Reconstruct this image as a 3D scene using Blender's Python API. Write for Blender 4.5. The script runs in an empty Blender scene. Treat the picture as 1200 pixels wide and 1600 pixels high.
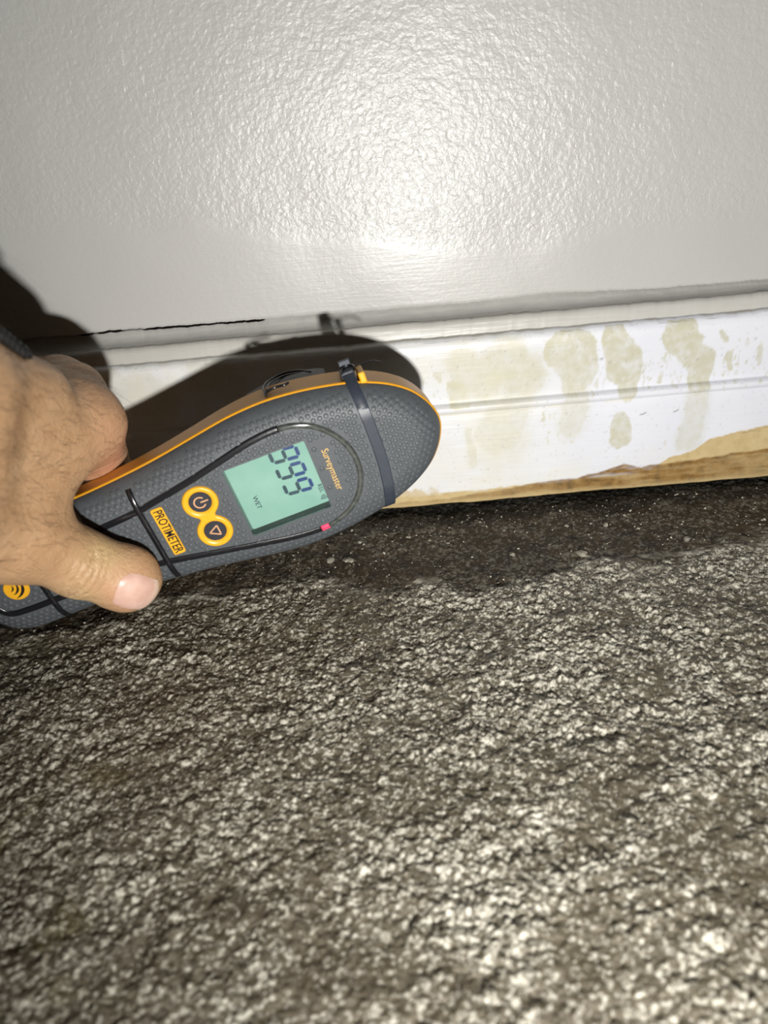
import bpy, bmesh, math, random
import numpy as np
from mathutils import Matrix, Vector

# ------------------------------------------------------------------ camera, light, exposure
scene = bpy.context.scene
COL = scene.collection
PITCH, ROLL = math.radians(30.0), math.radians(5.0)
CAM = Vector((0.0, -0.33, 0.182))
fwd = Vector((0, math.cos(PITCH), -math.sin(PITCH)))
r0, u0 = Vector((1, 0, 0)), Vector((0, math.sin(PITCH), math.cos(PITCH)))
cr = math.cos(ROLL) * r0 - math.sin(ROLL) * u0
cu = math.sin(ROLL) * r0 + math.cos(ROLL) * u0
cam_data = bpy.data.cameras.new('camera')
cam = bpy.data.objects.new('camera', cam_data)
COL.objects.link(cam)
M = Matrix.Identity(4)
for i in range(3):
    M[i][0], M[i][1], M[i][2], M[i][3] = cr[i], cu[i], -fwd[i], CAM[i]
cam.matrix_world = M
cam_data.sensor_fit = 'VERTICAL'
cam_data.sensor_height = 36.0
cam_data.sensor_width = 27.0
cam_data.lens = 27.0
cam_data.clip_start = 0.005
cam_data.clip_end = 20
cam_data.dof.use_dof = True
cam_data.dof.focus_distance = 0.315
cam_data.dof.aperture_fstop = 9.5
scene.camera = cam

world = bpy.data.worlds.new('world')
scene.world = world
world.use_nodes = True
world.node_tree.nodes['Background'].inputs[0].default_value = (1.0, 0.88, 0.68, 1)
world.node_tree.nodes['Background'].inputs[1].default_value = 0.016

# the hand torch that lights the place, held low beside the phone
LIGHT = Vector((0.040, -0.42, 0.095))
AIM = Vector((0.070, 0.0, 0.085))
sd = bpy.data.lights.new('torch', 'SPOT')
sd.energy = 8.5
sd.color = (1.0, 0.98, 0.94)
sd.shadow_soft_size = 0.007
sd.spot_size = math.radians(110)
sd.spot_blend = 1.0
torch = bpy.data.objects.new('torch', sd)
COL.objects.link(torch)
torch.location = LIGHT
torch.rotation_euler = (AIM - LIGHT).to_track_quat('-Z', 'Y').to_euler()

vs = scene.view_settings
vs.view_transform = 'Standard'
vs.look = 'None'
vs.exposure = 0.0
vs.gamma = 1.0
vs.use_curve_mapping = False

# ------------------------------------------------------------------ helpers
rng = np.random.default_rng(7)
random.seed(7)
_tab = rng.random((8, 256, 256)).astype(np.float32)

def vnoise(x, y, s=0):
    """value noise in [-1,1], period 256"""
    t = _tab[s % 8]
    xi = np.floor(x).astype(np.int64); yi = np.floor(y).astype(np.int64)
    fx = (x - xi).astype(np.float32); fy = (y - yi).astype(np.float32)
    fx = fx * fx * fx * (fx * (fx * 6 - 15) + 10); fy = fy * fy * fy * (fy * (fy * 6 - 15) + 10)
    x0 = xi & 255; x1 = (xi + 1) & 255; y0 = yi & 255; y1 = (yi + 1) & 255
    a = t[x0, y0] * (1 - fx) + t[x1, y0] * fx
    b = t[x0, y1] * (1 - fx) + t[x1, y1] * fx
    return (a * (1 - fy) + b * fy) * 2 - 1

def fbm(x, y, s=0, o=3, g=0.5):
    r = 0; a = 1; n = 0
    for k in range(o):
        c, sn = math.cos(0.6 + k * 1.3), math.sin(0.6 + k * 1.3)
        r = r + a * vnoise((x * c - y * sn) * 2.03 ** k + 17.3 * k, (x * sn + y * c) * 2.03 ** k + 9.1 * k, s + k)
        n += a; a *= g
    return r / n

def sstep(a, b, x):
    t = np.clip((x - a) / (b - a), 0, 1)
    return t * t * (3 - 2 * t)

def grid_mesh(name, P, closed=False):
    """P: (nr, nc, 3) -> quad grid mesh"""
    nr, nc = P.shape[:2]
    idx = np.arange(nr * nc).reshape(nr, nc)
    q = np.stack([idx[:-1, :-1], idx[:-1, 1:], idx[1:, 1:], idx[1:, :-1]], -1).reshape(-1, 4)
    return np_mesh(name, P.reshape(-1, 3), q)

def np_mesh(name, V, Q):
    me = bpy.data.meshes.new(name)
    V = np.ascontiguousarray(V, dtype=np.float32); Q = np.ascontiguousarray(Q, dtype=np.int32)
    k = Q.shape[1]
    me.vertices.add(len(V)); me.vertices.foreach_set('co', V.ravel())
    me.loops.add(Q.size); me.loops.foreach_set('vertex_index', Q.ravel())
    me.polygons.add(len(Q))
    me.polygons.foreach_set('loop_start', np.arange(0, Q.size, k, dtype=np.int32))
    me.polygons.foreach_set('loop_total', np.full(len(Q), k, dtype=np.int32))
    me.polygons.foreach_set('use_smooth', np.ones(len(Q), dtype=bool))
    me.update(calc_edges=True)
    me.validate()
    return me

def fattr(me, name, vals):
    a = me.attributes.new(name, 'FLOAT', 'POINT')
    a.data.foreach_set('value', np.ascontiguousarray(vals, dtype=np.float32).ravel())

def obj(name, me, mat, parent=None, mtx=None):
    o = bpy.data.objects.new(name, me)
    COL.objects.link(o)
    if mat is not None:
        me.materials.clear(); me.materials.append(mat)
    if parent is not None:
        o.parent = parent
    if mtx is not None:
        o.matrix_world = mtx
    return o

def tag(o, label, cat, group=None, kind=None):
    o['label'] = label
    if cat: o['category'] = cat
    if group: o['group'] = group
    if kind: o['kind'] = kind
    return o

# ---- materials
class NT:
    def __init__(s, name):
        s.m = bpy.data.materials.new(name); s.m.use_nodes = True
        s.t = s.m.node_tree; s.b = s.t.nodes['Principled BSDF']
    def n(s, typ, **kw):
        nd = s.t.nodes.new(typ)
        for k, v in kw.items():
            if k.startswith('i_'):
                nd.inputs[k[2:].replace('_', ' ')].default_value = v
            else:
                setattr(nd, k, v)
        return nd
    def l(s, a, b): s.t.links.new(a, b)
    def coord(s): return s.n('ShaderNodeTexCoord').outputs['Object']
    def noise(s, scale, detail=3, rough=0.5, vec=None, dist=0.0):
        nd = s.n('ShaderNodeTexNoise'); nd.inputs['Scale'].default_value = scale
        nd.inputs['Detail'].default_value = detail; nd.inputs['Roughness'].default_value = rough
        nd.inputs['Distortion'].default_value = dist
        s.l(vec if vec is not None else s.coord(), nd.inputs['Vector'])
        return nd.outputs['Fac']
    def ramp(s, fac, stops):
        r = s.n('ShaderNodeValToRGB'); s.l(fac, r.inputs[0])
        el = r.color_ramp.elements
        while len(el) < len(stops): el.new(0.5)
        for e, (p, c) in zip(el, stops):
            e.position = p; e.color = (c[0], c[1], c[2], 1) if not isinstance(c, float) else (c, c, c, 1)
        return r.outputs[0]
    def mix(s, fac, a, b, blend='MIX'):
        m = s.n('ShaderNodeMix'); m.data_type = 'RGBA'; m.blend_type = blend
        for sock, v in ((m.inputs[0], fac), (m.inputs[6], a), (m.inputs[7], b)):
            if isinstance(v, (int, float)): sock.default_value = v
            elif isinstance(v, tuple): sock.default_value = (*v, 1)
            else: s.l(v, sock)
        return m.outputs[2]
    def math(s, op, a, b=None):
        m = s.n('ShaderNodeMath'); m.operation = op
        for sock, v in ((m.inputs[0], a), (m.inputs[1], b)):
            if v is None: continue
            if isinstance(v, (int, float)): sock.default_value = v
            else: s.l(v, sock)
        return m.outputs[0]
    def attr(s, name):
        a = s.n('ShaderNodeAttribute'); a.attribute_name = name
        return a.outputs['Fac']
    def bump(s, h, dist, strength=1.0, normal=None):
        b = s.n('ShaderNodeBump'); b.inputs['Distance'].default_value = dist
        b.inputs['Strength'].default_value = strength
        s.l(h, b.inputs['Height'])
        if normal is not None: s.l(normal, b.inputs['Normal'])
        return b.outputs['Normal']
    def set(s, **kw):
        names = dict(color='Base Color', rough='Roughness', spec='Specular IOR Level', metal='Metallic', normal='Normal',
                     coat='Coat Weight', coat_rough='Coat Roughness', trans='Transmission Weight', sss='Subsurface Weight',
                     sss_scale='Subsurface Scale', emit='Emission Color', emit_s='Emission Strength', ior='IOR', alpha='Alpha')
        for k, v in kw.items():
            sock = s.b.inputs[names[k]]
            if isinstance(v, tuple): sock.default_value = (*v, 1)
            elif isinstance(v, (int, float)): sock.default_value = v
            else: s.l(v, sock)
        return s

def plain(name, color, rough=0.45, spec=0.5, var=0.12, bump=0.00003, scale=900, **kw):
    t = NT(name)
    f = t.noise(scale, 4)
    lo = tuple(c * (1 - var) for c in color); hi = tuple(min(1, c * (1 + var)) for c in color)
    t.set(color=t.ramp(f, [(0.3, lo), (0.7, hi)]), rough=rough, spec=spec, **kw)
    if bump: t.set(normal=t.bump(t.noise(scale * 2, 3), bump))
    return t.m

# wall paint: satin grey, roller stipple above, brushed cut-in strip low down
t = NT('wall_paint')
co = t.coord()
sep = t.n('ShaderNodeSeparateXYZ'); t.l(co, sep.inputs[0])
cutin = t.attr('cutin')
st1 = t.noise(500, 3.0, 0.5, dist=0.4)
st2 = t.noise(130, 2.0, 0.5)
mp = t.n('ShaderNodeMapping'); mp.inputs['Scale'].default_value = (60, 60, 900); t.l(co, mp.inputs[0])
br = t.noise(1.0, 3, 0.6, vec=mp.outputs[0])
stip = t.math('ADD', t.math('MULTIPLY', st1, 1.0), t.math('MULTIPLY', st2, 0.8))
inv = t.math('SUBTRACT', 1.0, cutin)
hgt = t.math('ADD', t.math('MULTIPLY', stip, t.math('MAXIMUM', inv, 0.22)), t.math('MULTIPLY', br, t.math('ADD', t.math('MULTIPLY', cutin, 0.10), 0.10)))
t.set(color=t.ramp(t.noise(14, 3), [(0.3, (0.455, 0.450, 0.435)), (0.7, (0.480, 0.475, 0.458))]),
      rough=0.36, spec=0.50, normal=t.bump(hgt, 0.00034))
M_WALL = t.m

# baseboard: white gloss paint with water stains (stain masks are vertex attributes of the board)
t = NT('baseboard_paint')
base = t.ramp(t.noise(40, 4), [(0.3, (0.675, 0.69, 0.755)), (0.7, (0.715, 0.73, 0.785))])
c1 = t.mix(t.math('MULTIPLY', t.attr('beige'), 1.0), base, (0.525, 0.51, 0.40))
c2 = t.mix(t.attr('film'), c1, (0.70, 0.66, 0.50))
c3 = t.mix(t.attr('tan'), c2, t.ramp(t.noise(300, 4), [(0.3, (0.47, 0.335, 0.125)), (0.7, (0.56, 0.42, 0.185))]))
c4 = t.mix(t.attr('brown'), c3, t.ramp(t.noise(220, 5, 0.65), [(0.25, (0.085, 0.045, 0.014)), (0.5, (0.23, 0.125, 0.034)), (0.8, (0.36, 0.235, 0.09))]))
c5 = t.mix(t.attr('scuff'), c4, (0.12, 0.10, 0.085))
c6 = t.mix(t.attr('greypaint'), c5, (0.44, 0.428, 0.385))
mp = t.n('ShaderNodeMapping'); mp.inputs['Scale'].default_value = (40, 40, 700); t.l(t.coord(), mp.inputs[0])
t.set(color=c6, rough=0.38, spec=0.45, normal=t.bump(t.noise(1, 4, vec=mp.outputs[0]), 0.00016))
M_BASE = t.m

# floor: wet rough concrete
t = NT('wet_concrete')
n1 = t.noise(55, 5, 0.6); n2 = t.noise(620, 3, 0.6)
conc = t.mix(n2, t.ramp(n1, [(0.3, (0.046, 0.034, 0.016)), (0.7, (0.088, 0.070, 0.040))]), t.ramp(n1, [(0.3, (0.082, 0.065, 0.036)), (0.7, (0.138, 0.118, 0.078))]))
mud = t.ramp(t.noise(170, 5, 0.65), [(0.3, (0.008, 0.005, 0.0025)), (0.55, (0.036, 0.0225, 0.0095)), (0.8, (0.085, 0.058, 0.028))])
cc = t.mix(t.attr('mud'), conc, mud)
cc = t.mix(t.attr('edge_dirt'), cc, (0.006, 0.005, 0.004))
cc = t.mix(t.attr('chalk'), cc, (0.60, 0.57, 0.475))
cc = t.mix(t.attr('yellow_tint'), cc, (0.19, 0.165, 0.05))
t.set(color=cc, rough=t.ramp(t.attr('mud'), [(0.0, 0.20), (1.0, 0.55)]), spec=t.ramp(t.attr('mud'), [(0.0, 0.95), (1.0, 0.35)]),
      normal=t.bump(t.noise(1100, 4, 0.7), 0.0007))
M_FLOOR = t.m

M_GREY = plain('grey_rubber', (0.072, 0.080, 0.088), rough=0.50, spec=0.45)
M_ORANGE = plain('orange_plastic', (0.72, 0.33, 0.012), rough=0.38, var=0.05)
M_YELLOW = plain('amber_plastic', (0.80, 0.40, 0.018), rough=0.33, var=0.04)
M_BACK = plain('dark_grey_plastic', (0.022, 0.024, 0.027), rough=0.5)
M_BLACK = plain('black_gloss_rubber', (0.008, 0.008, 0.010), rough=0.22, spec=0.6)
M_STRAP = plain('black_nylon', (0.030, 0.037, 0.052), rough=0.42, spec=0.45)
M_INK = plain('black_ink', (0.012, 0.010, 0.008), rough=0.4)
M_TAN = plain('tan_print', (0.60, 0.33, 0.17), rough=0.45, bump=0)
M_GOLD = plain('gold_print', (0.66, 0.42, 0.13), rough=0.45, bump=0)
M_BUTTON = plain('button_rubber', (0.022, 0.024, 0.034), rough=0.4)
M_WELL = plain('bezel_plastic', (0.018, 0.018, 0.022), rough=0.18, spec=0.6)
t = NT('lcd_glass')
t.set(color=t.ramp(t.noise(90, 4), [(0.3, (0.205, 0.375, 0.320)), (0.7, (0.255, 0.425, 0.365))]), rough=0.4, spec=0.3,
      emit=(0.25, 0.50, 0.42), emit_s=0.04)
M_LCD = t.m
M_SEG = plain('lcd_segment_blue', (0.016, 0.045, 0.16), rough=0.4, bump=0)
M_SEGD = plain('lcd_segment_dark', (0.025, 0.055, 0.075), rough=0.4, bump=0)
t = NT('clear_cover')
gl = t.n('ShaderNodeBsdfGlossy'); gl.inputs['Roughness'].default_value = 0.05
tr = t.n('ShaderNodeBsdfTransparent'); tr.inputs[0].default_value = (0.97, 0.98, 0.97, 1)
fr = t.n('ShaderNodeFresnel'); fr.inputs['IOR'].default_value = 1.35
sm = t.n('ShaderNodeTexNoise'); sm.inputs['Scale'].default_value = 400; t.l(t.coord(), sm.inputs['Vector'])
ms = t.n('ShaderNodeMixShader'); t.l(t.math('MULTIPLY', fr.outputs[0], t.math('ADD', 0.6, t.math('MULTIPLY', sm.outputs[0], 0.4))), ms.inputs[0])
t.l(tr.outputs[0], ms.inputs[1]); t.l(gl.outputs[0], ms.inputs[2])
t.l(ms.outputs[0], t.t.nodes['Material Output'].inputs['Surface'])
M_COVER = t.m
t = NT('smoky_light_guide')
t.set(color=t.ramp(t.noise(500, 3), [(0.30, (0.030, 0.034, 0.030)), (0.75, (0.085, 0.095, 0.085))]), rough=0.10, spec=0.8, coat=0.6, coat_rough=0.05)
M_GUIDE = t.m
t = NT('red_led')
t.set(color=t.ramp(t.noise(300), [(0.3, (0.75, 0.02, 0.06)), (0.7, (0.85, 0.05, 0.10))]), rough=0.2, emit=(1.0, 0.04, 0.12), emit_s=0.7)
M_LED = t.m

t = NT('skin')
n1 = t.noise(70, 4, 0.6); n2 = t.noise(420, 4, 0.6)
sk = t.ramp(n1, [(0.25, (0.385, 0.225, 0.115)), (0.5, (0.47, 0.29, 0.155)), (0.75, (0.53, 0.345, 0.20))])
sk = t.mix(t.math('MULTIPLY', n2, 0.35), sk, (0.40, 0.22, 0.12))
sk = t.mix(t.attr('pink'), sk, (0.60, 0.29, 0.20))
sk = t.mix(t.attr('pale'), sk, (0.62, 0.50, 0.24))
vor = t.n('ShaderNodeTexVoronoi'); vor.feature = 'DISTANCE_TO_EDGE'; vor.inputs['Scale'].default_value = 620
t.l(t.coord(), vor.inputs['Vector'])
mp = t.n('ShaderNodeMapping'); mp.inputs['Rotation'].default_value = (0.2, 0.3, 0.9); mp.inputs['Scale'].default_value = (130, 420, 130)
t.l(t.coord(), mp.inputs[0])
lines = t.noise(1.0, 4, 0.6, vec=mp.outputs[0])
h = t.math('ADD', t.math('MULTIPLY', vor.outputs['Distance'], 0.35), t.math('MULTIPLY', n2, 0.5))
h = t.math('ADD', h, t.math('MULTIPLY', lines, 0.9))
nb = t.bump(h, 0.0006)
nb = t.bump(t.attr('crease'), 0.00045, normal=nb)
t.set(color=sk, rough=0.46, spec=0.40, sss=0.12, sss_scale=0.004, normal=nb)
t.b.inputs['Subsurface Radius'].default_value = (1.0, 0.35, 0.2)
M_SKIN = t.m
t = NT('nail')
mp = t.n('ShaderNodeMapping'); mp.inputs['Scale'].default_value = (900, 900, 900); t.l(t.coord(), mp.inputs[0])
t.set(color=t.mix(t.attr('tip'), t.ramp(t.noise(160, 3), [(0.3, (0.56, 0.34, 0.27)), (0.7, (0.66, 0.44, 0.36))]), (0.66, 0.50, 0.38)), rough=0.40, spec=0.5,
      normal=t.bump(t.attr('ridge'), 0.00016))
M_NAIL = t.m
M_HAIR = plain('brown_hair', (0.075, 0.045, 0.022), rough=0.5, bump=0)
M_CORD = plain('black_cord', (0.004, 0.004, 0.0045), rough=0.6, scale=3000)
M_CHIP = plain('pale_grit', (0.40, 0.37, 0.30), rough=0.6, scale=500, var=0.45, bump=0.0002)
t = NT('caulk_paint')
t.set(color=t.mix(t.attr('crack_shade'), t.ramp(t.noise(120, 4), [(0.3, (0.40, 0.395, 0.375)), (0.7, (0.44, 0.435, 0.41))]), (0.010, 0.008, 0.006)), rough=0.45, spec=0.4,
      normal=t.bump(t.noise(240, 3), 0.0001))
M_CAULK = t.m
M_VOID = plain('joint_shadow_gap_board', (0.05, 0.045, 0.04), rough=0.9)

# ------------------------------------------------------------------ wall, baseboard, floor
xs = np.concatenate([np.linspace(-1.2, -0.27, 20)[:-1], np.linspace(-0.27, 0.27, 1080), np.linspace(0.27, 1.2, 20)[1:]]) * 1.0
# paint skin lower edge height (mm -> m), ragged
def paint_edge(x):
    xm = x * 1000
    pts_x = [-1300, -125, -112, -89, -75, -64, -45, 8, 50, 77, 118, 174, 1300]
    pts_z = [93.0, 92.9, 93.4, 92.8, 92.9, 92.7, 92.6, 91.9, 91.9, 92.9, 91.0, 90.6, 90.6]
    z = np.interp(xm, pts_x, pts_z)
    jag = 0.35 * fbm(xm / 4.0, xm * 0, 1, 4) + 0.18 * fbm(xm / 0.9, xm * 0 + 5, 2, 2)
    return (z + jag) / 1000
edge = paint_edge(xs)
zs = np.concatenate([np.linspace(0, 0.04, 30)[:-1] ** 1.0, np.linspace(0.04, 0.22, 130)[:-1], np.linspace(0.22, 1.4, 30)])
Z = edge[:, None] + zs[None, :]
X = np.repeat(xs[:, None], len(zs), 1)
Y = 0.0006 * fbm(X / 0.05, Z / 0.05, 3, 2) - 0.0008
# rolled lip of the thick paint film
lip = np.stack([xs, np.full_like(xs, 0.0012), edge + 0.0002], -1)[:, None, :]
lip2 = np.stack([xs, np.full_like(xs, -0.0002), edge - 0.00005], -1)[:, None, :]
P = np.concatenate([lip, lip2, np.stack([X, Y, Z], -1)], 1)
me = grid_mesh('wall_back', P)
Xa, Za = P[:, :, 0], P[:, :, 2]
# brushed strip boundary: lower on the right, a step up at the left where the roller stopped
bz = np.interp(Xa * 1000, [-400, -70, 20, 60, 90, 400], [134, 133, 116, 110, 114, 118]) / 1000 + 0.003 * fbm(Xa / 0.02, Za / 0.05, 4, 3)
fattr(me, 'cutin', 1 - sstep(-0.006, 0.009, Za - bz))
wall = obj('wall_back', me, M_WALL)
tag(wall, 'light grey satin painted wall with roller stipple', None, kind='structure')

# substrate behind the paint film, seen as black through the crack
bm = bmesh.new(); bmesh.ops.create_cube(bm, size=1)
bmesh.ops.transform(bm, matrix=Matrix.Translation((0, 0.012, 0.7)) @ Matrix.Diagonal((2.4, 0.012, 1.4, 1)), verts=bm.verts)
me = bpy.data.meshes.new('wall_board'); bm.to_mesh(me); bm.free()
obj('wall_board', me, M_VOID, wall)

# baseboard profile (out, z) in mm from wall top edge down
prof = [(6.3, 87.0), (7.6, 86.7), (8.7, 85.6), (9.4, 83.6), (9.9, 81.6), (10.2, 80.9), (11.6, 80.5), (13.0, 79.6), (13.9, 78.0), (14.3, 75.5), (14.2, 72.0),
        (13.7, 66.0), (13.2, 60.0), (12.9, 55.0), (12.9, 52.2), (13.2, 51.2), (14.3, 50.6), (15.2, 49.8), (15.5, 48.7), (15.2, 47.6), (14.6, 46.8), (14.5, 45.8),
        (14.8, 42.0), (15.0, 30.0), (15.0, 12.0), (14.9, 3.0), (14.2, 1.2), (12.5, 0.9)]
def catmull(pts, n):
    pts = np.array(pts, float)
    p = np.vstack([2 * pts[0] - pts[1], pts, 2 * pts[-1] - pts[-2]])
    out = []
    for i in range(1, len(p) - 2):
        for tt in np.linspace(0, 1, n, endpoint=False):
            a, b, c, d = p[i - 1], p[i], p[i + 1], p[i + 2]
            out.append(0.5 * ((2 * b) + (-a + c) * tt + (2 * a - 5 * b + 4 * c - d) * tt ** 2 + (-a + 3 * b - 3 * c + d) * tt ** 3))
    out.append(p[-2])
    return np.array(out)
pr = catmull(prof, 6)
dense = [pr[0]]
for q in pr[1:]:
    d = np.linalg.norm(q - dense[-1]); k = max(1, int(d / 0.55))
    for j in range(1, k + 1): dense.append(dense[-1] + (q - dense[-1]) * (1.0 / (k - j + 1)))
pr = np.array(dense)
X = np.repeat(xs[:, None], len(pr), 1); O = np.repeat(pr[None, :, 0], len(xs), 0); Zb = np.repeat(pr[None, :, 1], len(xs), 0)
xm = X * 1000
wob = 0.16 * fbm(xm / 18, Zb / 9, 2, 3)
Zr = Zb + np.where(Zb > 79.5, 0.35 * fbm(xm / 12, xm * 0, 5, 4) + 0.2 * fbm(xm / 2.5, xm * 0, 6, 2), 0)
Zr = Zr + np.where(Zb < 3, 0.6 * fbm(xm / 14, xm * 0, 3, 3), 0)
P = np.stack([X, -(O + wob) / 1000, Zr / 1000], -1)
me = grid_mesh('baseboard_back', P[:, ::-1])
def rev(a): return a[:, ::-1]
zz = Zb
wx = xm + 2.6 * fbm(xm / 8, zz / 11, 1, 4, .6); wz = zz + 3.2 * fbm(xm / 6 + 31, zz / 9, 2, 4, .6)
def cap(x0, z0, x1, z1, ra, rb, soft=0.8):
    dx, dz = x1 - x0, z1 - z0; L2 = dx * dx + dz * dz + 1e-9
    tt = np.clip(((wx - x0) * dx + (wz - z0) * dz) / L2, 0, 1)
    d = np.hypot(wx - x0 - tt * dx, wz - z0 - tt * dz) - (ra + (rb - ra) * tt)
    return 1 - sstep(-soft, soft, d)
spk = fbm(xm / 1.6, zz / 2.2, 4, 3)
fil = 0.55 + 0.45 * fbm(xm / 5, zz / 5, 5, 4)
beige = np.zeros_like(xm)
for a in [(38, 70, 47, 60, 7, 11, 4.5, .6), (58, 68, 66, 60, 11, 10, 3.5, .7), (68, 66, 54, 36, 8, 11, 4.0, .45), (86, 70, 90, 59, 11, 8, .6, .95), (90, 55, 88, 36, 6, 7, 3.0, .4),
          (104, 76, 110, 62, 6, 8, .5, 1.0), (113, 58, 112, 50, 5, 4, .6, .8), (109, 37, 110, 29, 4, 5, .6, .9), (132, 76, 139, 64, 8, 6, .5, 1.0), (143, 62, 144, 50, 5.5, 5, .7, .85),
          (144, 44, 142, 24, 6, 6, 2.5, .4), (151, 73, 153, 69, 1.2, .8, .3, 1.0), (155, 62, 157, 55, 1.5, 1.1, .4, .8), (36, 58, 37, 53, 4, 4.5, .5, .9), (28, 66, 29, 62, 1.5, 1.2, .4, .7),
          (41, 36, 43, 22, 2, 2.5, 2.0, .5), (60, 34, 55, 24, 9, 10, 4.5, .3), (-70, 76, -60, 68, 10, 9, 4, .35), (-120, 74, -95, 66, 9, 12, 4, .4), (168, 66, 170, 57, 1.3, 1.0, .4, .8), (176, 64, 178, 54, 2, 1.4, .4, .8)]:
    beige = np.maximum(beige, cap(*a[:7]) * a[7])
rimb = np.clip(4 * beige * (1 - beige), 0, 1) * (beige > .3)
beige = np.clip(beige * np.clip(0.30 + 0.95 * fil + 0.35 * fbm(xm / 1.8, zz / 1.8, 3, 3), 0.1, 1) + 0.18 * rimb, 0, 1)
for (x0, x1, z0, z1, n) in [(20, 34, 52, 74, 22), (96, 103, 50, 66, 18), (116, 136, 50, 70, 55), (150, 182, 48, 70, 60), (40, 90, 26, 50, 40), (-130, 20, 56, 80, 60), (100, 150, 20, 45, 20)]:
    for _ in range(n):
        sx, sz = random.uniform(x0, x1), random.uniform(z0, z1); r = min(0.9, random.lognormvariate(-1.15, .5)); ln = max(0, random.gauss(0.3, 1.6))
        i0 = np.searchsorted(xs * 1000, sx - 4); i1 = np.searchsorted(xs * 1000, sx + 4)
        d = np.hypot(xm[i0:i1] - sx + 0.5 * fbm(xm[i0:i1] / 1.5, zz[i0:i1] / 1.5, 2, 2), np.maximum(np.abs(zz[i0:i1] - sz) - ln / 2, 0)) - r
        beige[i0:i1] = np.maximum(beige[i0:i1], (1 - sstep(-0.25, 0.3, d)) * random.uniform(.25, .95))
beige *= (zz < 80.2)
hb = np.interp(xm, [-400, -60, 0, 12, 30, 55, 73, 91, 104, 113, 121, 138, 156, 180, 400], [3, 4, 3.5, 4.4, 4.2, 6.6, 9.2, 9.2, 12.0, 15.2, 12.2, 13.0, 14.6, 16.2, 18])
hb = hb + 0.9 * fbm(xm / 6, zz / 30, 3, 4)
brown = (1 - sstep(-0.5, 0.35, zz - hb)) * np.clip(0.85 + 0.7 * fbm(xm / 16, zz / 2.2, 6, 4) + 0.25 * np.exp(-((zz - hb) / 1.0) ** 2), 0, 1)
brown *= np.interp(xm, [-200, 0, 30, 75, 110, 200], [0.5, 0.5, 0.6, 0.85, 1, 1])
paleb = np.exp(-((zz - 2.0) / 1.3) ** 2) * 0.75      # scraped pale line along the bottom edge
brown *= 1 - paleb
ht = np.interp(xm, [-400, 124, 134, 145, 152, 163, 178, 400], [0, 9, 16.2, 18.6, 23.8, 26, 28, 34]) + 0.7 * fbm(xm / 7, zz / 30, 5, 3)
tan = (1 - sstep(-0.25, 0.25, zz - ht)) * 0.9
tipst = cap(8, 4, 24, 5, 8, 4, 1.2) * 0.7
tan = np.maximum(tan, tipst)
film = (1 - sstep(4, 26, zz - hb * 0.6)) * np.clip(0.32 + 0.55 * fbm(xm / 14, zz / 8, 2, 5, .65), 0, 1) * np.interp(xm, [-200, 30, 110, 140], [1, 1, .5, .3])
film = np.maximum(film, (0.30 + 0.22 * fbm(xm / 10, zz / 10, 6, 4)) * (1 - sstep(45, 115, xm)))
beadst = np.exp(-((zz - 46.6) / 0.8) ** 2) * np.interp(xm, [-200, 20, 80, 112, 116, 140], [.5, .7, .75, .8, .1, 0]) * np.clip(0.5 + fbm(xm / 9, zz * 0, 1, 3), 0, 1)
film = np.maximum(film, beadst)
scuff = np.zeros_like(xm)
def scratch(x0, z0, x1, z1, w, s):
    global scuff
    dx, dz = x1 - x0, z1 - z0; L2 = dx * dx + dz * dz
    jx = xm + 0.3 * fbm(xm / 1.2, zz / 1.2, 3, 2); jz = zz + 0.3 * fbm(xm / 1.2, zz / 1.2, 4, 2)
    tt = np.clip(((jx - x0) * dx + (jz - z0) * dz) / L2, 0, 1)
    d = np.hypot(jx - x0 - tt * dx, jz - z0 - tt * dz)
    scuff = np.maximum(scuff, (1 - sstep(w * .4, w, d)) * s)
scratch(90, 66.5, 100, 66.2, .35, .55); scratch(118.2, 38.6, 121, 39.4, .45, .6); scratch(133.5, 38.6, 135.2, 39.3, .55, .6)
scratch(163, 25.5, 174, 25.8, .3, .4); scratch(176, 27, 190, 29.5, .25, .35)
scuff = np.maximum(scuff, (fbm(xm / 1.0, zz / 1.0, 7, 2) > 0.70) * 0.22 * (zz < 80))
scuff = np.maximum(scuff, (np.abs(Zb - 80.95) < 0.35) * np.clip(fbm(xm / 14, zz * 0, 2, 4) + 0.05, 0, 1) * 0.55)
gp = sstep(80.2, 80.9, Zb + 0.5 * fbm(xm / 5, xm * 0, 4, 3)) * 0.85
for nm, a in (('beige', beige), ('brown', brown), ('tan', tan), ('film', film), ('scuff', scuff), ('greypaint', gp)):
    fattr(me, nm, np.clip(rev(a), 0, 1))
base = obj('baseboard_back', me, M_BASE)
tag(base, 'white moulded baseboard with brown water stains along its foot', None, kind='structure')
bm = bmesh.new(); bmesh.ops.create_cube(bm, size=1)
bmesh.ops.transform(bm, matrix=Matrix.Translation((0, 0.0005, 0.041)) @ Matrix.Diagonal((2.4, 0.0138, 0.080, 1)), verts=bm.verts)
me = bpy.data.meshes.new('board_core'); bm.to_mesh(me); bm.free()
obj('board_core', me, M_VOID, base)

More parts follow.
